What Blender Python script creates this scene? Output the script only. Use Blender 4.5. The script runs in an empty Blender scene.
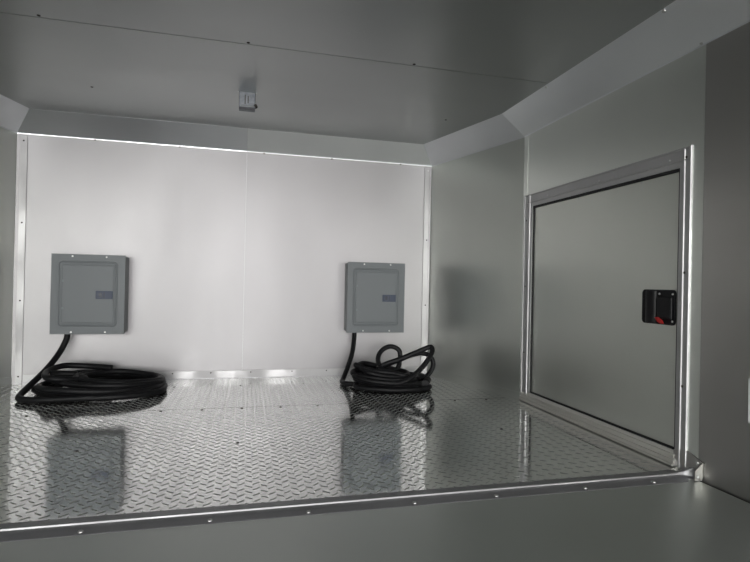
import bpy, math, random
from mathutils import Vector
random.seed(7)
C = bpy.context.scene.collection
G = 0.95                      # height of the raised nose deck above the main floor
# ---------------------------------------------------------------- camera
cd = bpy.data.cameras.new('camera'); cam = bpy.data.objects.new('camera', cd); C.objects.link(cam)
yaw, pitch, roll, f = 0.2447, 0.0042, 0.0215, 516.2
F = Vector((math.sin(yaw)*math.cos(pitch), math.cos(yaw)*math.cos(pitch), math.sin(pitch)))
R = Vector((math.cos(yaw), -math.sin(yaw), 0)); U = R.cross(F)
R2 = R*math.cos(roll)+U*math.sin(roll); U2 = -R*math.sin(roll)+U*math.cos(roll)
from mathutils import Matrix
cam.matrix_world = Matrix(((R2.x, U2.x, -F.x, 0), (R2.y, U2.y, -F.y, 0), (R2.z, U2.z, -F.z, G+.522), (0, 0, 0, 1)))
cd.sensor_width = 36; cd.lens = 36*f/750; cd.clip_start = .02
bpy.context.scene.camera = cam
# ---------------------------------------------------------------- world, light, exposure
sc = bpy.context.scene
sc.view_settings.view_transform = 'Standard'; sc.view_settings.look = 'None'
sc.view_settings.gamma = 1; sc.view_settings.use_curve_mapping = False
sc.view_settings.exposure = 0.77
w = bpy.data.worlds.new('sky'); sc.world = w; w.use_nodes = True
bg = w.node_tree.nodes['Background']; bg.inputs[0].default_value = (.86, .93, 1, 1); bg.inputs[1].default_value = 1.0
ld = bpy.data.lights.new('rear_door_daylight', 'AREA'); ld.shape = 'RECTANGLE'; ld.size = 2.2; ld.size_y = 1.3
ld.energy = 85; ld.color = (1, .975, .96)
lo = bpy.data.objects.new('rear_door_daylight', ld); C.objects.link(lo)
lo.location = (-.38, -3.4, 1.62); lo.rotation_euler = (math.radians(90), 0, 0)   # shines along +Y, in through the open rear

# ---------------------------------------------------------------- materials
def mat(name, col, metal=0., rough=.5, bump=None, var=None, spec=.5, coat=0, aniso=0):
    m = bpy.data.materials.new(name); m.use_nodes = True; nt = m.node_tree; b = nt.nodes['Principled BSDF']
    b.inputs['Base Color'].default_value = (*col, 1); b.inputs['Metallic'].default_value = metal
    b.inputs['Roughness'].default_value = rough; b.inputs['Specular IOR Level'].default_value = spec
    b.inputs['Coat Weight'].default_value = coat
    tc = nt.nodes.new('ShaderNodeTexCoord')
    def noise(scale, vec=(1, 1, 1), detail=3):
        mp = nt.nodes.new('ShaderNodeMapping'); mp.inputs['Scale'].default_value = vec
        n = nt.nodes.new('ShaderNodeTexNoise'); n.inputs['Scale'].default_value = scale; n.inputs['Detail'].default_value = detail
        nt.links.new(tc.outputs['Object'], mp.inputs[0]); nt.links.new(mp.outputs[0], n.inputs['Vector']); return n
    def ramp(n, a, b_):
        r = nt.nodes.new('ShaderNodeMapRange'); r.inputs['From Min'].default_value = .3; r.inputs['From Max'].default_value = .7
        r.inputs['To Min'].default_value = a; r.inputs['To Max'].default_value = b_
        nt.links.new(n.outputs['Fac'], r.inputs['Value']); return r
    if var:                                   # (scale, stretch, roughness spread, colour spread)
        n = noise(var[0], var[1]); nt.links.new(ramp(n, rough-var[2], rough+var[2]).outputs[0], b.inputs['Roughness'])
        n2 = noise(var[0]*.6, var[1], 5); mx = nt.nodes.new('ShaderNodeMix'); mx.data_type = 'RGBA'
        mx.inputs['A'].default_value = (*[c*(1-var[3]) for c in col], 1); mx.inputs['B'].default_value = (*[min(1, c*(1+var[3])) for c in col], 1)
        nt.links.new(ramp(n2, 0, 1).outputs[0], mx.inputs['Factor']); nt.links.new(mx.outputs['Result'], b.inputs['Base Color'])
    prev = None
    for (scale, vec, dist) in (bump or []):
        n = noise(scale, vec); bp = nt.nodes.new('ShaderNodeBump'); bp.inputs['Distance'].default_value = dist; bp.inputs['Strength'].default_value = 1
        nt.links.new(n.outputs['Fac'], bp.inputs['Height'])
        if prev: nt.links.new(prev.outputs[0], bp.inputs['Normal'])
        prev = bp
    if prev: nt.links.new(prev.outputs[0], b.inputs['Normal'])
    return m
V1 = (1, 1, 1)
M = dict(
 back=mat('bright_mill_aluminium', (.345, .338, .344), 1, .53, [(1.2, V1, .0012), (160, (1, 1, .08), .00006)], (3, (1, 1, .4), .012, .03)),
 side=mat('dull_aluminium_sheet', (.76, .785, .745), 1, .36, [(1.3, V1, .005), (160, (1, 1, .08), .00005)], (2.5, V1, .03, .04)),
 dark=mat('darker_aluminium_sheet', (.50, .49, .475), 1, .34, [(1.2, V1, .003)], (1.5, (1, 1, 3), .02, .07)),  # darker, mottled tone for the near wall sheet and the curb tab
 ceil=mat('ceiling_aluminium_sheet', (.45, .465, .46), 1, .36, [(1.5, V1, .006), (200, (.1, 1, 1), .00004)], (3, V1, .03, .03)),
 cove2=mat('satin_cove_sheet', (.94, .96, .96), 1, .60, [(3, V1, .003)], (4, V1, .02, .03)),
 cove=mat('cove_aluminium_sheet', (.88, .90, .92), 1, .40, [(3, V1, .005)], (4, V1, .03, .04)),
 galv=mat('dull_galvanised_steel', (.16, .17, .185), 1, .5, None, (60, V1, .08, .3)),
 sill=mat('brightened_sill_aluminium', (.74, .73, .69), 1, .45, None, (8, (1, .3, 1), .05, .06)),  # lighter than the frame metal; the sill's brighter light is in this colour
 tread=mat('polished_tread_plate', (.90, .91, .89), 1, .09, [(2.2, V1, .0010)], (6, V1, .04, .05)),
 deck=mat('smooth_deck_sheet', (.60, .63, .60), 1, .42, [(1.8, V1, .004)], (3, V1, .03, .04)),
 walltrim=mat('matt_aluminium_trim', (.42, .415, .42), 1, .54, [(9, V1, .001)], (8, (1,1,.5), .07, .06)),
 trim=mat('bare_aluminium_trim', (.36, .36, .37), 1, .57, [(9, V1, .001)], (8, V1, .06, .05)),
 frame=mat('door_frame_aluminium', (.52, .52, .525), 1, .57, None, (8, V1, .05, .05)),
 door=mat('door_sheet', (.64, .66, .615), 1, .40, [(1.4, V1, .004)], (3, V1, .03, .03)),
 gasket=mat('black_rubber_gasket', (.008, .008, .009), 0, .6),
 enamel=mat('grey_enamel', (.134, .148, .156), 0, .48, [(90, V1, .0002)]),
 enamel_d=mat('paler_grey_enamel', (.16, .19, .195), 0, .5),  # slightly paler enamel for the hinges and knock-outs
 latchblue=mat('slate_plastic', (.03, .042, .075), 0, .5),
 latchdark=mat('dark_slot', (.01, .014, .03), 0, .4),
 cord=mat('black_cord_jacket', (.006, .006, .007), 0, .5, [(220, V1, .0004)], spec=.2),
 brass=mat('plug_prong', (.75, .6, .5), 1, .3),
 black=mat('black_plastic', (.006, .006, .007), 0, .5, spec=.25),
 red=mat('red_plastic', (.33, .012, .01), 0, .5),
 screw=mat('screw_steel', (.6, .6, .6), 1, .45),
 rust=mat('dark_screw', (.05, .045, .04), 1, .45),
 white=mat('white_plastic', (.75, .76, .8), 0, .35),
 asphalt=mat('asphalt', (.09, .09, .09), 0, .9, [(60, V1, .004)], (20, V1, .03, .2)),
 wood=mat('main_floor_rubber', (.12, .12, .12), 0, .6, None, (4, V1, .05, .1)),
)
# ---------------------------------------------------------------- mesh helpers
class MB:
    def __init__(s): s.v = []; s.f = []; s.sm = []
    def add(s, vs, fs, smooth=False):
        o = len(s.v); s.v += [tuple(v) for v in vs]; s.f += [tuple(i+o for i in f_) for f_ in fs]; s.sm += [smooth]*len(fs); return s
    def box(s, x0, x1, y0, y1, z0, z1):
        return s.add([(x, y, z) for x in (x0, x1) for y in (y0, y1) for z in (z0, z1)],
                     [(0, 1, 3, 2), (4, 6, 7, 5), (0, 4, 5, 1), (2, 3, 7, 6), (0, 2, 6, 4), (1, 5, 7, 3)])
    def rings(s, rs, closed=False, caps=True, smooth=False):
        n = len(rs[0]); vs = [p for r in rs for p in r]; fs = []
        m = len(rs)
        for k in range(m if closed else m-1):
            a, b = k*n, ((k+1) % m)*n
            for i in range(n):
                j = (i+1) % n; fs.append((a+i, a+j, b+j, b+i))
        s.add(vs, fs, smooth)
        if caps and not closed:
            s.add(rs[0], [tuple(range(n))[::-1]]); s.add(rs[-1], [tuple(range(n))])
        return s
    def tube(s, pts, r, n=12, smooth=True):
        pts = [Vector(p) for p in pts]; rs = []; nrm = None
        for i, p in enumerate(pts):
            t = (pts[min(i+1, len(pts)-1)]-pts[max(i-1, 0)]).normalized()
            if nrm is None: nrm = t.orthogonal().normalized()
            nrm = (nrm-t*nrm.dot(t)).normalized(); bn = t.cross(nrm)
            rr = r(i/(len(pts)-1)) if callable(r) else r
            rs.append([p+nrm*rr*math.cos(a*2*math.pi/n)+bn*rr*math.sin(a*2*math.pi/n) for a in range(n)])
        return s.rings(rs, smooth=smooth)
    def dome(s, c, nrm, r, h, n=12):
        c = Vector(c); nrm = Vector(nrm).normalized(); a = nrm.orthogonal().normalized(); b = nrm.cross(a); rs = []
        for q, z in ((1, -.001), (1, h*.3), (.8, h*.75), (.4, h)):
            rs.append([c+nrm*z+(a*math.cos(t*2*math.pi/n)+b*math.sin(t*2*math.pi/n))*r*q for t in range(n)])
        return s.rings(rs, smooth=True)
    def build(s, name, m, parent=None, loc=None, bevel=0, seg=2):
        me = bpy.data.meshes.new(name); me.from_pydata([tuple(v) for v in s.v], [], s.f); me.update()
        import bmesh
        bm = bmesh.new(); bm.from_mesh(me); bmesh.ops.remove_doubles(bm, verts=bm.verts, dist=1e-6)
        bmesh.ops.recalc_face_normals(bm, faces=bm.faces); bm.to_mesh(me); bm.free()
        if len(me.polygons) == len(s.sm): me.polygons.foreach_set('use_smooth', s.sm)
        else: me.polygons.foreach_set('use_smooth', [any(s.sm)]*len(me.polygons))
        me.materials.append(m); o = bpy.data.objects.new(name, me); C.objects.link(o)
        if parent: o.parent = parent
        if loc: o.location = loc
        if bevel:
            b = o.modifiers.new('bevel', 'BEVEL'); b.width = bevel; b.segments = seg; b.limit_method = 'ANGLE'
            for p_ in me.polygons: p_.use_smooth = True
            wn = o.modifiers.new('wn', 'WEIGHTED_NORMAL'); wn.keep_sharp = False
        return o
def tag(o, label, cat, group=None, kind=None):
    o['label'] = label; o['category'] = cat
    if group: o['group'] = group
    if kind: o['kind'] = kind
    return o
def struct(o, label, cat): return tag(o, label, cat, kind='structure')
def empty(name, loc):
    o = bpy.data.objects.new(name, None); C.objects.link(o); o.location = loc; return o
_screw = {}
def screw(parent, c, nrm, r=.005, h=.0025, m='screw', name='screw'):
    key = (r, h, m)
    if key not in _screw:
        o = MB().dome((0, 0, 0), (0, 0, 1), r, h).build(name, M[m]); _screw[key] = o
    else:
        o = _screw[key].copy(); C.objects.link(o)
    o.parent = parent
    o.location = Vector(c)-parent.location if parent else c
    o.rotation_euler = Vector(nrm).to_track_quat('Z', 'Y').to_euler()
    return o
def catmull(P, k=10, closed=False):
    P = [Vector(p) for p in P]; out = []; n = len(P)
    for i in range(n if closed else n-1):
        p0, p1, p2, p3 = (P[(i-1) % n], P[i], P[(i+1) % n], P[(i+2) % n]) if closed else (P[max(i-1, 0)], P[i], P[i+1], P[min(i+2, n-1)])
        for j in range(k):
            t = j/k
            out.append(.5*((2*p1)+(p2-p0)*t+(2*p0-5*p1+4*p2-p3)*t*t+(3*p1-p0-3*p2+p3)*t**3))
    if not closed: out.append(P[-1])
    return out
def rrect(w_, h_, r, n=6):
    pts = []
    for cx, cz, a0 in ((w_/2-r, h_/2-r, 0), (-w_/2+r, h_/2-r, 90), (-w_/2+r, -h_/2+r, 180), (w_/2-r, -h_/2+r, 270)):
        for i in range(n+1):
            a = math.radians(a0+90*i/n); pts.append((cx+r*math.cos(a), cz+r*math.sin(a)))
    return pts

# ---------------------------------------------------------------- the room shell
D = 2.858; XL, XBR, XR, YC = -1.0954, 1.0408, 1.2367, 2.1522
XLL = XL-(XR-XBR); YR = -3.5; YS = 1.18; T = .03
ZT = G+.522+.6944; ZC = G+.522+.7802          # underside of cove, ceiling
ZE = G+.522                                   # eye level
INS = .129
# floor outline of the nose, from right rear round to left rear
PO = [(XR, YR), (XR, YC), (XBR, D), (XL, D), (XLL, YC), (XLL, YR)]
def inset(poly, d):
    out = []
    for i, p in enumerate(poly):
        p = Vector(p); e = []
        for a, b in ((i-1, i), (i, i+1)):
            if a < 0 or b >= len(poly): continue
            t = (Vector(poly[b])-Vector(poly[a])).normalized(); e.append(Vector((-t.y, t.x)))   # inward normal (left of travel)
        if len(e) == 1: out.append(p+e[0]*d)
        else:
            m_ = (e[0]+e[1]).normalized(); out.append(p+m_*d/m_.dot(e[0]))
    return out
def wall_slab(a, b, z0, z1, t=T):
    a = Vector(a); b = Vector(b); d = (b-a).normalized(); n = Vector((-d.y, d.x))  # inward
    vs = [(*(p-n*q), z) for q in (0, t) for p in (a, b) for z in (z0, z1)]
    return vs, [(0, 2, 3, 1), (4, 5, 7, 6), (0, 1, 5, 4), (2, 6, 7, 3), (0, 4, 6, 2), (1, 3, 7, 5)]
def slab(a, b, z0, z1, t=T): return MB().add(*wall_slab(a, b, z0, z1, t))

# back wall of two sheets butted at X = -.01
wb = MB().box(XL, -.0104, D, D+T, G, ZC).box(-.0100, XBR, D, D+T, G, ZC)
wb = struct(wb.build('wall_back', M['back']), 'bright aluminium sheet wall at the far end behind both grey electrical boxes', 'wall')
struct(slab(PO[1], PO[2], G-.02, ZC).build('wall_right_corner', M['side']), 'narrow slanting aluminium wall between the bright end wall and the hatch door', 'wall')
struct(slab(PO[3], PO[4], G-.02, ZC).build('wall_left_corner', M['side']), 'slanting aluminium wall at the picture edge beside the coiled cord', 'wall')
struct(slab(PO[4], (XLL, YR), 0, ZC).build('wall_left', M['side']), 'long aluminium side wall opposite the hatch door', 'wall')
# right wall of the nose with the hatch opening (Y 1.25..2.07)
DY0, DY1, DZ0, DZ1 = 1.262, 2.07, ZE-.474, ZE+.360
wr = MB().box(XR, XR+T, YS, DY0, G-.02, ZC).box(XR, XR+T, DY1, YC, G-.02, ZC).box(XR, XR+T, DY0, DY1, G-.02, DZ0).box(XR, XR+T, DY0, DY1, DZ1, ZC)
struct(wr.build('wall_right', M['side']), 'grey aluminium side wall holding the framed hatch door', 'wall')
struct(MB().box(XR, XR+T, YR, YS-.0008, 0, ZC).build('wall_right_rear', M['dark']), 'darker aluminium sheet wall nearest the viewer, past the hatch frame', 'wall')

# ceiling: front sheet and a rear sheet lapped under it
YSM = 1.76
cl = MB()
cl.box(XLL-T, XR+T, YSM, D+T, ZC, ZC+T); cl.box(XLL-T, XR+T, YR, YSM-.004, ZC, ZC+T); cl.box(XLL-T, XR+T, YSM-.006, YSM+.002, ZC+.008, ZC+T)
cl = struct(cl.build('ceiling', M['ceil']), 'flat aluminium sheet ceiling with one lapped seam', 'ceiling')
for x, y in ((-.631, 2.338), (.562, YSM-.015), (-.01, YSM-.015), (-.62, YSM-.015), (.90, 2.29)):
    screw(cl, (x, y, ZC), (0, 0, -1), .0055, .0022, 'rust')

# coves
cove_prof = [(0, ZT-.0045), (.0014, ZT-.0045), (.0016, ZT), (INS, ZC-.0002), (INS, ZC), (0, ZC)]
offs = {round(q, 4): inset(PO, q) for q, _ in cove_prof}
labels = {0: 'long sloping cove strip above the hatch door', 1: 'short sloping cove strip above the slanting wall beside the hatch',
          2: 'darker half of the cove strip above the bright end wall and the flat cord coil', 3: 'sloping cove strip at the upper picture edge above the slanting wall',
          4: 'long sloping cove strip above the wall opposite the hatch'}
for i in range(5):
    lo_, hi_ = 0.0, 1.0
    rs = []
    for e in (i, i+1):
        ring = []
        for q, z in cove_prof:
            p = offs[round(q, 4)][e]; o = offs[round(q, 4)][i+1 if e == i else i]
            p = p+(o-p).normalized()*.0006
            ring.append((p.x, p.y, z))
        rs.append(ring)
    mb = MB()
    if i == 2:                              # two sheets butted over the seam of the bright wall
        cut = lambda x: [(x, y, z) for _, y, z in rs[0]]
        mb.rings([cut(-.0108), rs[1]]); mb2 = MB().rings([rs[0], cut(-.0100)])
        struct(mb2.build('trim_15', M['cove2']), 'brighter half of the cove strip above the electrical panel nearer the hatch', 'cove')
    else: mb.rings(rs)
    o = struct(mb.build('trim_%d' % (i+1), M['cove']), labels[i], 'cove')
    if i == 2:
        for x in (-.75, -.35, .08, .45, .85): screw(o, (x, D-.0028, ZT-.006), (0, -1, 0), .004, .002, 'rust')
        MB().box(-.0125, -.0085, D-.004, D-.0025, ZT-.012, ZT).build('seam_strip', M['trim'], o)
    if i == 0:
        for y in (YS+.012,): screw(o, (XR-.004, y, ZT+.004), (-1, 0, -.6), .006, .003)
        screw(o, (XR-INS+.004, 1.20, ZC-.006), (-1, 0, -1), .006, .003)
        screw(o, (XR-INS+.004, 1.78, ZC-.006), (-1, 0, -1), .005, .003)

# ---------------------------------------------------------------- floors
YK = 1.205                                    # curb line at the front edge of the tread plate
vis = inset(PO, .001)
fl = MB()
top = [(XR-.001, YK), (XR-.001, YC), (XBR, D-.001), (XL, D-.001), (XLL+.001, YC), (XLL+.001, YK)]
fl.rings([[(x, y, G-.02) for x, y in top], [(x, y, G) for x, y in top]])
def inside(x, y, m_=.028):
    if y > D-m_ or y < YK+.03: return False
    half = (XR-m_) if y < YC else (XR-m_)-(XR-XBR)*(y-YC)/(D-YC)
    cx = (XR+XLL)/2
    return (x < half) and (x > 2*cx-half)
SX, SY = .0187, .0355; n = 10; L_, W_, H_ = .0130, .0018, .0011
ny = int((D-YK)/SY)+2; nx = int((XR-XLL)/SX)+2
vs = []; fs = []
for i in range(nx):
    for j in range(ny):
        x = XLL+i*SX; y = YK+j*SY+(SY/2 if i % 2 else 0)
        if not inside(x, y): continue
        a = math.radians(38 if i % 2 else -38); ca, sa = math.cos(a), math.sin(a); b0 = len(vs)
        for q, z in ((1, -.0001), (.80, H_*.8), (.5, H_)):
            for t in range(n):
                u, v_ = L_*q*math.cos(t*2*math.pi/n), W_*q*math.sin(t*2*math.pi/n)
                vs.append((x+u*ca-v_*sa, y+u*sa+v_*ca, G+z))
        for k in range(2):
            for t in range(n):
                t2 = (t+1) % n; fs.append((b0+k*n+t, b0+k*n+t2, b0+(k+1)*n+t2, b0+(k+1)*n+t))
        fs.append(tuple(b0+2*n+t for t in range(n)))
fl.add(vs, fs, True)
fl = struct(fl.build('floor', M['tread']), 'polished diamond tread plate floor of the raised nose', 'floor')
# faint lap line and screws in the tread plate
MB().box(XLL+.15, XR-.05, 2.190, 2.1915, G, G+.0004).build('sheet_seam', M['rust'], fl)
k = 0
x = -1.1
while x < 1.15:
    screw(fl, (x+.01, 2.172, G), (0, 0, 1), .0055, .0022, 'rust')
    if k % 2: screw(fl, (x, 2.65, G), (0, 0, 1), .005, .002, 'rust') if x < .97 else None
    if k % 3 == 1: screw(fl, (x, 1.714, G), (0, 0, 1), .0055, .0022, 'rust')
    k += 1; x += .155
# smooth sheet in front of the tread plate, ending in a riser down to the main floor
YD = .55
dk = MB().box(XLL+.002, XR-.007, YD, YK, G-.03, G-.006).box(XLL+.002, XR-.007, YD, YD+.02, .0, G-.03)
struct(dk.build('floor_deck', M['deck'], bevel=.002), 'smooth grey sheet metal deck in front of the tread plate', 'floor')
struct(MB().box(XR-.007, XR, YD, YS-.003, G-.03, G-.0075).box(XLL, XLL+.002, YD, YS, G-.03, G-.0075).build('trim_6', M['gasket']), 'black strip standing in for the shaded gap between the smooth deck and the dark side wall', 'gap_strip')  # shade of the open gap beside the deck, drawn as a black strip
struct(MB().box(XLL, XR, YR, YD, -.04, 0).build('floor_main', M['wood']), 'dark main floor of the trailer body', 'floor')
gr = struct(MB().box(-15, 15, -25, YR-.02, -.75, -.7).build('ground', M['asphalt']), 'asphalt ground outside the open rear', 'ground')

# curb trim along the front edge of the tread plate
cp = [(.036, .0005), (.033, .0016), (.016, .0019), (.008, .0036), (.003, .0052), (.001, .0052), (-.0008, .0040), (-.0016, .0006), (-.006, -.0024), (-.012, -.0041), (-.036, -.0045), (-.038, -.006), (.0, -.006), (.0, .0005)]
path = [(XLL+.003, 0, 0)]+[(XLL+.003+(1.155-XLL)*q/12, 0, 0) for q in range(1, 12)]+[(1.165, 0, 0), (1.192, .001, .001), (1.210, -.003, .005), (1.222, -.009, .011), (1.232, -.017, .019)]
rs = []
for (px, dy, dz) in path:
    rs.append([(px, YK+dy+q*(1 if dz < .005 else .45), G+z+dz*(1 if z > .003 or q > 0 else .0)) for q, z in cp])
cb = struct(MB().rings(rs, smooth=False).build('trim_7', M['trim'], bevel=.0012), 'shiny curb strip screwed along the front edge of the tread plate', 'trim')
for q in range(11):
    xx = 1.09-q*.235+(.02 if q % 2 else 0)
    screw(cb, (xx, YK-.024, G-.0040), (0, 0, 1), .006, .003)
# end tab of the curb on the right wall
ep = [(1.162, .005), (1.205, .004), (1.262, .030), (1.262, .052), (1.215, .062), (1.158, .045)]
et = struct(MB().rings([[(XR, y, G+z) for y, z in ep], [(XR-.004, y, G+z) for y, z in ep]]).add(
    [(XR-.004, 1.162, G-.004), (XR-.004, 1.162, G+.045), (XR-.026, 1.165, G-.004), (XR-.026, 1.165, G+.022), (XR-.004, 1.166, G-.004), (XR-.004, 1.166, G+.045), (XR-.026, 1.169, G-.004), (XR-.026, 1.169, G+.022)],
    [(0, 2, 3, 1), (4, 5, 7, 6), (0, 1, 5, 4), (2, 6, 7, 3), (1, 3, 7, 5), (0, 4, 6, 2)]).build('trim_8', M['dark']), 'small folded aluminium end tab where the curb strip meets the wall', 'trim')
screw(et, (XR-.004, 1.180, G+.040), (-1, 0, 0), .005, .003); screw(et, (XR-.016, 1.164, G+.006), (0, -1, 0), .005, .003)

# back wall trims
tr = MB().box(XL+.016, XL+.046, D-.003, D, G+.002, ZT-.012).box(XL+.043, XL+.047, D-.0045, D, G+.002, ZT-.012)
tr = struct(tr.build('trim_9', M['walltrim'], bevel=.0008), 'upright aluminium corner strip at the end of the bright wall near the picture edge', 'trim')
for z in (.03, .40, .78, 1.18): screw(tr, (XL+.030, D-.003, G+z), (0, -1, 0), .004, .002, 'rust')
tr = MB().box(XBR-.040, XBR-.008, D-.003, D, G+.002, ZT-.012).box(XBR-.042, XBR-.039, D-.0045, D, G+.002, ZT-.012).box(XBR-.012, XBR-.006, D-.006, D, G+.002, ZT-.012)
tr = struct(tr.build('trim_10', M['walltrim'], bevel=.0008), 'upright aluminium corner strip between the bright wall and the slanting wall', 'trim')
for z in (.03, .40, .78, 1.185): screw(tr, (XBR-.022, D-.003, G+z), (0, -1, 0), .004, .002, 'rust' if z < 1 else 'screw')
tr = struct(MB().box(XL+.05, XBR-.045, D-.003, D, G+.003, G+.040).build('trim_11', M['walltrim'], bevel=.0008), 'low aluminium base strip along the foot of the bright wall', 'trim')
for q in range(10): screw(tr, (-.99+q*.205+(.015 if q % 3 == 0 else 0), D-.003, G+.030), (0, -1, 0), .0035, .002, 'rust')
# base strips on the slanting walls
for nm, a, b, lab in (('trim_12', PO[1], PO[2], 'thin base strip along the foot of the slanting wall beside the hatch'),
                      ('trim_13', PO[3], PO[4], 'thin base strip along the foot of the slanting wall at the picture edge')):
    a_ = Vector(a); b_ = Vector(b); d_ = (b_-a_).normalized(); nn = Vector((-d_.y, d_.x))
    a_ += nn*.003-d_*.004; b_ += nn*.003+d_*.004
    struct(MB().add(*wall_slab(a_, b_, G+.002, G+.032, .0028)).build(nm, M['side']), lab, 'trim')
# thin flat strip where the slanting wall meets the hatch wall
struct(MB().box(XR-.0004, XR, YC-.034, YC-.004, G+.002, ZT-.012).build('trim_14', M['side']), 'flat joint strip between slanting wall and hatch wall', 'trim')

# ---------------------------------------------------------------- hatch door
dr = empty('door_1', (XR, (DY0+DY1)/2, DZ0)); struct(dr, 'closed aluminium hatch door with bright frame and black recessed latch', 'door')
def P_(mb, name, m, **k):                     # build in world coordinates, then hang on the door
    o = mb.build(name, m, dr, **k); o.location = -dr.location; return o
P_(MB().box(XR+.007, XR+.026, DY0+.006, DY1-.007, DZ0+.006, DZ1-.009), 'door_panel', M['door'], bevel=.0015)
g = .005
P_(MB().box(XR+.002, XR+.024, DY0, DY0+g, DZ0, DZ1).box(XR+.002, XR+.024, DY1-.006, DY1, DZ0, DZ1).box(XR+.002, XR+.024, DY0, DY1, DZ0, DZ0+g).box(XR+.002, XR+.024, DY0, DY1, DZ1-.008, DZ1)
   .box(XR+.027, XR+.029, DY0, DY1, DZ0, DZ1), 'gasket', M['gasket'])
# frame member profile: (along width from outer edge, protrusion)
def prof(w_): return [(0, 0), (.0006, .0042), (.0022, .0064), (.0042, .0066), (.0062, .0052), (.0078, .0030), (w_-.0225, .0024), (w_-.0210, .0052), (w_-.0190, .0060), (w_-.0170, .0052), (w_-.0155, .0020), (w_-.001, .001), (w_, 0)]
FY0, FY1, FZ0, FZ1 = 1.216, 2.136, G+.002, ZE+.416
def member(kind):
    rs = []
    if kind == 'near': pr = prof(DY0-FY0); ends = (FZ0, FZ1); f_ = lambda q, h, e: (XR-h, FY0+q, e)
    if kind == 'far': pr = prof(FY1-DY1); ends = (FZ0+.01, FZ1); f_ = lambda q, h, e: (XR-h, FY1-q, e)
    if kind == 'top': pr = prof(FZ1-DZ1); ends = (FY0+.011, FY1-.011); f_ = lambda q, h, e: (XR-h*.86, e, FZ1-q)
    if kind == 'sill': pr = [(0, 0), (0, .011), (.003, .013), (.007, .0125), (.009, .0085), (.0155, .0078), (.0165, .0100), (.0195, .0098), (.0205, .0068), (.031, .0052), (.032, .0070), (.035, .0064), (.036, .0040), (DZ0-FZ0, .001), (DZ0-FZ0, 0)]; ends = (FY0+.044, FY1); f_ = lambda q, h, e: (XR-h, e, FZ0+q)
    return MB().rings([[f_(q, h, e) for q, h in pr] for e in ends])
for k_ in ('top', 'sill', 'near', 'far'):
    o = P_(member(k_), 'sill' if k_ == 'sill' else 'frame', M['frame'] if k_ != 'sill' else M['sill'])
def ds(y, z, h=.0022, r=.004, m='screw'):
    o = screw(dr, (XR-h, y, z), (-1, 0, 0), r, .0022, m)
for z in (FZ1-.03, ZE+.05, ZE-.28): ds(FY0+.021, z, m='rust')
for z in (ZE+.30, ZE+.0, ZE-.3): ds(FY1-.02, z, m='rust')
for y in (1.30, 1.62, 1.95, 2.09): ds(y, FZ1-.027)
for z in (ZE+.20, ZE-.05, ZE-.30, ZE-.42): ds(DY1-.016, z, -.006, .0025)
for y in (1.42, 1.75): ds(y, DZ1-.016, -.006, .0025)
# latch: black pan with a rolled bulge, screws and a red release lever
y0, y1, z0, z1 = 1.273, 1.406, ZE-.108, ZE-.001
lt = MB(); lr = [(p[0]+(y0+y1)/2, p[1]+(z0+z1)/2) for p in rrect(y1-y0, z1-z0, .012)]
lt.rings([[(XR+.008, y, z) for y, z in lr], [(XR+.0035, y, z) for y, z in lr], [(XR+.002, (y-(y0+y1)/2)*.96+(y0+y1)/2, (z-(z0+z1)/2)*.96+(z0+z1)/2) for y, z in lr]])
lt = P_(lt, 'latch', M['black'])
def L(mb, name, m, **k):
    o = mb.build(name, m, lt, **k); return o
bul = MB(); rs = []
for z in (z0+.004, z1-.004): rs.append([(XR+.003-.013*math.sin(math.pi*t/12), 1.353+.022*math.cos(math.pi*t/12)+.012, z) for t in range(13)])
L(bul.rings(rs, smooth=True), 'latch_housing', M['black'], bevel=.001)
L(MB().box(XR-.004, XR+.003, 1.281, 1.338, z0+.018, z1-.022), 'latch_cover', M['black'], bevel=.003)
rl = [(1.340, z0+.021), (1.328, z0+.023), (1.312, z0+.014), (1.306, z0+.004), (1.318, z0+.003), (1.330, z0+.010)]
L(MB().rings([[(XR-.004, y, z) for y, z in rl], [(XR-.010, y, z) for y, z in rl]]), 'release_lever', M['red'], bevel=.001)
for y, z in ((1.333, z1-.013), (1.282, z1-.013), (1.282, z0+.012)):
    o = _screw[(.0035, .002, 'screw')].copy() if (.0035, .002, 'screw') in _screw else None
    if o is None: o = screw(lt, (0, 0, 0), (-1, 0, 0), .0035, .002)
    else: C.objects.link(o)
    o.parent = lt; o.location = (XR+.0018, y, z); o.rotation_euler = Vector((-1, 0, 0)).to_track_quat('Z', 'Y').to_euler()

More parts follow.
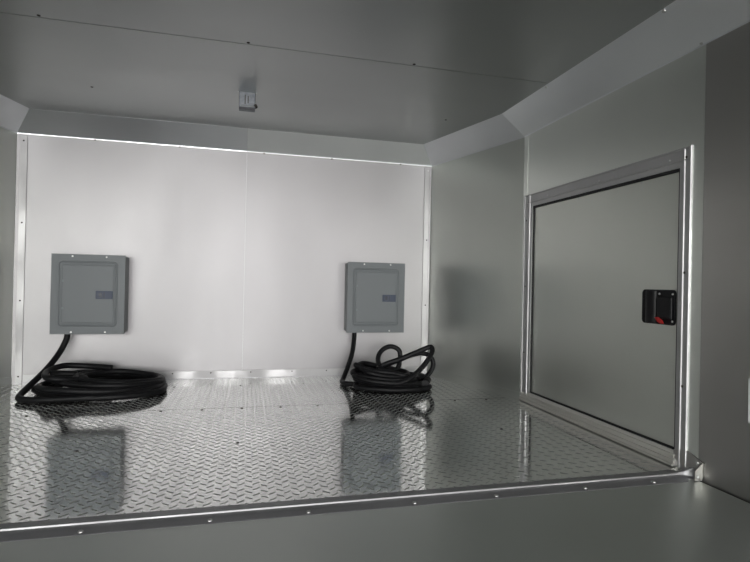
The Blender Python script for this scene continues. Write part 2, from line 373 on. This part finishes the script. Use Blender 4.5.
# ---------------------------------------------------------------- things
def breaker_box(cx, zb, label):
    W2, H2, DP = .323, .384, .110
    e = empty('electrical_panel', (cx, D-.001, zb)); tag(e, label, 'electrical panel')
    MB().box(-W2/2+.005, W2/2-.005, -DP+.012, 0, .005, H2-.005).build('back_box', M['enamel'], e, bevel=.002)
    cv = MB().box(-W2/2, W2/2, -DP, -DP+.003, 0, H2)
    cv.box(-W2/2, -W2/2+.002, -DP+.002, -DP+.022, .004, H2-.004).box(W2/2-.002, W2/2, -DP+.002, -DP+.022, .004, H2-.004)
    cv.box(-W2/2, W2/2, -DP+.002, -DP+.022, H2-.002, H2).box(-W2/2, W2/2, -DP+.002, -DP+.022, 0, .002)
    def bead(mb, w_, h_, r, cxx, czz, wd, hh, y):
        rr = [rrect(w_-2*q, h_-2*q, max(r-q, .002)) for q in (0, wd*.3, wd*.7, wd)]
        hs = (0, hh, hh, 0)
        mb.rings([[(cxx+a, y-hs[k]+.0003, czz+b) for a, b in rr[k]] for k in range(4)], closed=False, caps=False, smooth=True)
    dw, dh = .262, .316; dcx, dcz = -.001, .194
    bead(cv, dw, dh, .020, dcx, dcz, .008, .0035, -DP)
    cover = cv.build('cover', M['enamel'], e)
    d = MB(); r0 = rrect(dw-.020, dh-.020, .006)
    d.rings([[(dcx+a, -DP+.0005, dcz+b) for a, b in r0], [(dcx+a, -DP-.0018, dcz+b) for a, b in r0], [(dcx+a*.985, -DP-.003, dcz+b*.985) for a, b in r0]])
    bead(d, dw-.030, dh-.034, .006, dcx, dcz, .006, .0022, -DP-.003)
    door = d.build('door', M['enamel'], e)
    lx0, lx1, lz0, lz1 = -W2/2+.605*W2, -W2/2+.838*W2, H2*(1-.555), H2*(1-.455)
    la = MB().box(lx0, lx1, -DP-.006, -DP-.002, lz0, lz1).build('latch', M['latchblue'], door, bevel=.001)
    MB().box(lx0+.014, lx0+.028, -DP-.0072, -DP-.005, lz0+.009, lz1-.009).box(lx0+.036, lx0+.040, -DP-.0068, -DP-.005, lz0+.006, lz1-.006).build('latch_slot', M['latchdark'], la)
    for z in (.125, .255): MB().rings([[(dcx-dw/2+.022+a, -DP-.003-t, z+b) for a, b in rrect(.008, .012, .003, 3)] for t in (0, .0015)]).build('hinge', M['enamel_d'], door)
    for x_, z_ in ((-W2*.22, H2-.010), (W2*.24, H2-.010), (-W2*.22, .010), (W2*.24, .010)):
        s_ = screw(None, (0, 0, 0), (0, -1, 0), .0045, .002); s_.parent = e; s_.location = (x_, -DP, z_)
    # knock-outs and a cable clamp under the box
    for x_ in (.05, .10): MB().dome((x_, -.055, .004), (0, 0, -1), .014, .0015, 16).build('knockout', M['enamel_d'], e)
    return e
PZL, PZR = ZE-.2755, ZE-.2715
breaker_box(-.7365, PZL, 'grey electrical panel box on the bright wall above the flat cord coil')
breaker_box(.6955, PZR, 'grey electrical panel box on the bright wall nearer the hatch, above the tangled cord')
r = .0135
zf = G+.0015+r
# left cord: drops out of the box, bends on the floor and winds into a flat coil
def E_(x, y, z): return (x, y, ZE+z)
cl_pts = [E_(-.838, 2.803, -.2775), E_(-.842, 2.795, -.31), E_(-.862, 2.765, -.37), E_(-.885, 2.68, -.43), E_(-.905, 2.56, -.477), E_(-.908, 2.455, -.503), E_(-.885, 2.405, -.507), E_(-.82, 2.378, -.507)]
loops = [ # centre x, y, radius x, radius y, base height, tilt
 (-.62, 2.585, .285, .225, .0, .0), (-.625, 2.58, .255, .205, .004, .02), (-.575, 2.60, .215, .18, .022, .01),
 (-.65, 2.57, .225, .195, .030, -.02), (-.585, 2.61, .225, .185, .045, .01), (-.555, 2.60, .165, .135, .056, .02)]
random.seed(3)
for li, (cx, cy, rx, ry, hb, tl) in enumerate(loops):
    n0 = 10 if li else 9
    for q in range(n0):
        a = math.radians(-112)+2*math.pi*q/10 if li else math.radians(-100)+2*math.pi*q/10
        jr = 1+random.uniform(-.06, .06)
        t = q/10; nx_ = loops[min(li+1, len(loops)-1)]
        mixv = lambda u_, v_: u_*(1-t)+v_*t
        X = mixv(cx, nx_[0])+mixv(rx, nx_[2])*math.cos(a)*jr; Y = mixv(cy, nx_[1])+mixv(ry, nx_[3])*math.sin(a)*jr
        Z = mixv(hb, nx_[4])+random.uniform(0, .006)+tl*math.cos(a)*.4
        Z *= 1-.5*max(0, min(1, (X+.66)/.3))
        cl_pts.append((X, Y, zf+max(0, Z)))
cl_pts += [(-.80, 2.47, zf+.07), (-.86, 2.60, zf+.075), (-.83, 2.72, zf+.085), (-.74, 2.75, zf+.078), (-.62, 2.73, zf+.07)]
c1 = empty('power_cord', (-.62, 2.58, G)); tag(c1, 'thick black power cord lying in a wide flat coil on the tread plate', 'power cord')
o = MB().tube(catmull(cl_pts, 8), r, 12).build('cord', M['cord'], c1); o.location = -c1.location
pl = MB().tube(catmull([(-.845, 2.60, zf+.062), (-.80, 2.615, zf+.064), (-.74, 2.62, zf+.060)], 6), lambda t: .021-.006*t, 14).build('plug', M['cord'], c1); pl.location = -c1.location
pg = MB()
for dy, dz in ((-.008, 0), (.008, 0), (0, .010)): pg.box(-.872, -.844, 2.598+dy-.002, 2.598+dy+.002, zf+.060+dz-.003, zf+.060+dz+.003)
pg.build('prong', M['brass'], pl)
# right cord: a heaped tangle with three standing loops
r2 = .0125; zf = G+.0015+r2
cr = [E_(.588, 2.80, -.2735), E_(.585, 2.79, -.31), E_(.568, 2.75, -.38), E_(.535, 2.70, -.45), E_(.503, 2.650, -.500), E_(.488, 2.600, -.508), E_(.51, 2.545, -.508), E_(.60, 2.51, -.505), E_(.70, 2.49, -.503)]
random.seed(11)
loops = [(.715, 2.48, .195, .130, .0), (.705, 2.49, .175, .115, .008), (.72, 2.50, .190, .13, .022), (.695, 2.50, .170, .11, .034), (.70, 2.52, .175, .12, .046), (.68, 2.52, .140, .10, .060)]
for li, (cx, cy, rx, ry, hb) in enumerate(loops):
    for q in range(10):
        a = math.radians(-20)-2*math.pi*q/10
        jr = 1+random.uniform(-.13, .08); nx_ = loops[min(li+1, len(loops)-1)]; t = q/10
        X = (cx*(1-t)+nx_[0]*t)+(rx*(1-t)+nx_[2]*t)*math.cos(a)*jr; Y = (cy*(1-t)+nx_[1]*t)+ry*math.sin(a)*jr
        Z = hb*(1-t)+nx_[4]*t+random.uniform(0, .016)*(li > 0)
        Z += .030*max(0, -math.cos(a))*(li/5)-.02*max(0, math.cos(a))*(li/5)
        cr.append((X, Y, zf+max(0, Z)))
# standing loops
cr += [E_(0.784, 2.42, -.455), E_(0.695, 2.44, -.435), E_(0.669, 2.50, -.43), E_(0.667, 2.57, -.40), E_(0.682, 2.60, -.365), E_(0.715, 2.61, -.338), E_(0.755, 2.61, -.332), E_(0.788, 2.60, -.352), E_(0.791, 2.59, -.395), E_(0.770, 2.57, -.44),
       E_(0.713, 2.55, -.445), E_(0.660, 2.53, -.43), E_(0.695, 2.51, -.405), E_(0.766, 2.50, -.380), E_(0.837, 2.49, -.350), E_(0.894, 2.48, -.325), E_(0.918, 2.47, -.318), E_(0.914, 2.45, -.345),
       E_(0.872, 2.42, -.39), E_(0.819, 2.39, -.43), E_(0.757, 2.37, -.465), E_(0.686, 2.37, -.480), E_(0.640, 2.42, -.475), E_(0.640, 2.50, -.45), E_(0.695, 2.55, -.425), E_(0.775, 2.56, -.395), E_(0.854, 2.56, -.368), E_(0.912, 2.55, -.362), E_(0.947, 2.54, -.385), E_(0.952, 2.53, -.425), E_(0.925, 2.52, -.465), E_(0.885, 2.50, -.488)]
c2 = empty('power_cord', (.72, 2.50, G)); tag(c2, 'thick black power cord heaped in a tangle with standing loops beside the slanting wall', 'power cord')
o = MB().tube(catmull(cr, 8), r2, 12).build('cord', M['cord'], c2); o.location = -c2.location
o = MB().tube([E_(.915, 2.50, -.488), E_(.89, 2.46, -.494), E_(.865, 2.40, -.492)], lambda t: .017+.004*t, 14).build('plug', M['cord'], c2); o.location = -c2.location

# small bracket box hanging from the ceiling
ce = empty('ceiling_bracket', (-.012, 2.235, ZC)); tag(ce, 'small bare metal bracket box hanging from the ceiling', 'bracket')
bb = MB().box(-.033, -.030, -.03, .03, -.060, 0).box(.030, .033, -.03, .03, -.060, 0).box(-.033, .033, -.030, -.027, -.056, 0).box(-.033, .033, -.03, .03, -.062, -.059)
bb.build('bracket_box', M['galv'], ce, bevel=.0008)
MB().box(-.040, .040, -.028, .040, -.002, 0).build('mounting_plate', M['ceil'], ce)
MB().box(-.010, -.006, -.0315, -.030, -.050, -.012).box(.002, .006, -.0315, -.030, -.046, -.016).build('slot', M['rust'], ce)
s_ = screw(None, (0, 0, 0), (0, -1, 0), .006, .003, 'rust'); s_.parent = ce; s_.location = (.034, -.031, -.052)
s_ = screw(None, (0, 0, 0), (1, 0, 0), .007, .010, 'rust'); s_.parent = ce; s_.location = (.033, -.012, -.052)

# white plate on the near dark wall, at the picture edge
wp = empty('wall_plate', (XR+.001, .995, ZE-.332)); tag(wp, 'white plate on the dark side wall, cut by the picture edge', 'wall plate')
MB().rings([[(-t, a, .058+b) for a, b in rrect(.078, .116, .006)] for t in (0, .004)]+[[(-.006, a*.94, .058+b*.96) for a, b in rrect(.078, .116, .006)]]).build('cover_plate', M['white'], wp)
MB().box(-.010, -.004, -.008, .008, .045, .071).build('toggle', M['white'], wp)
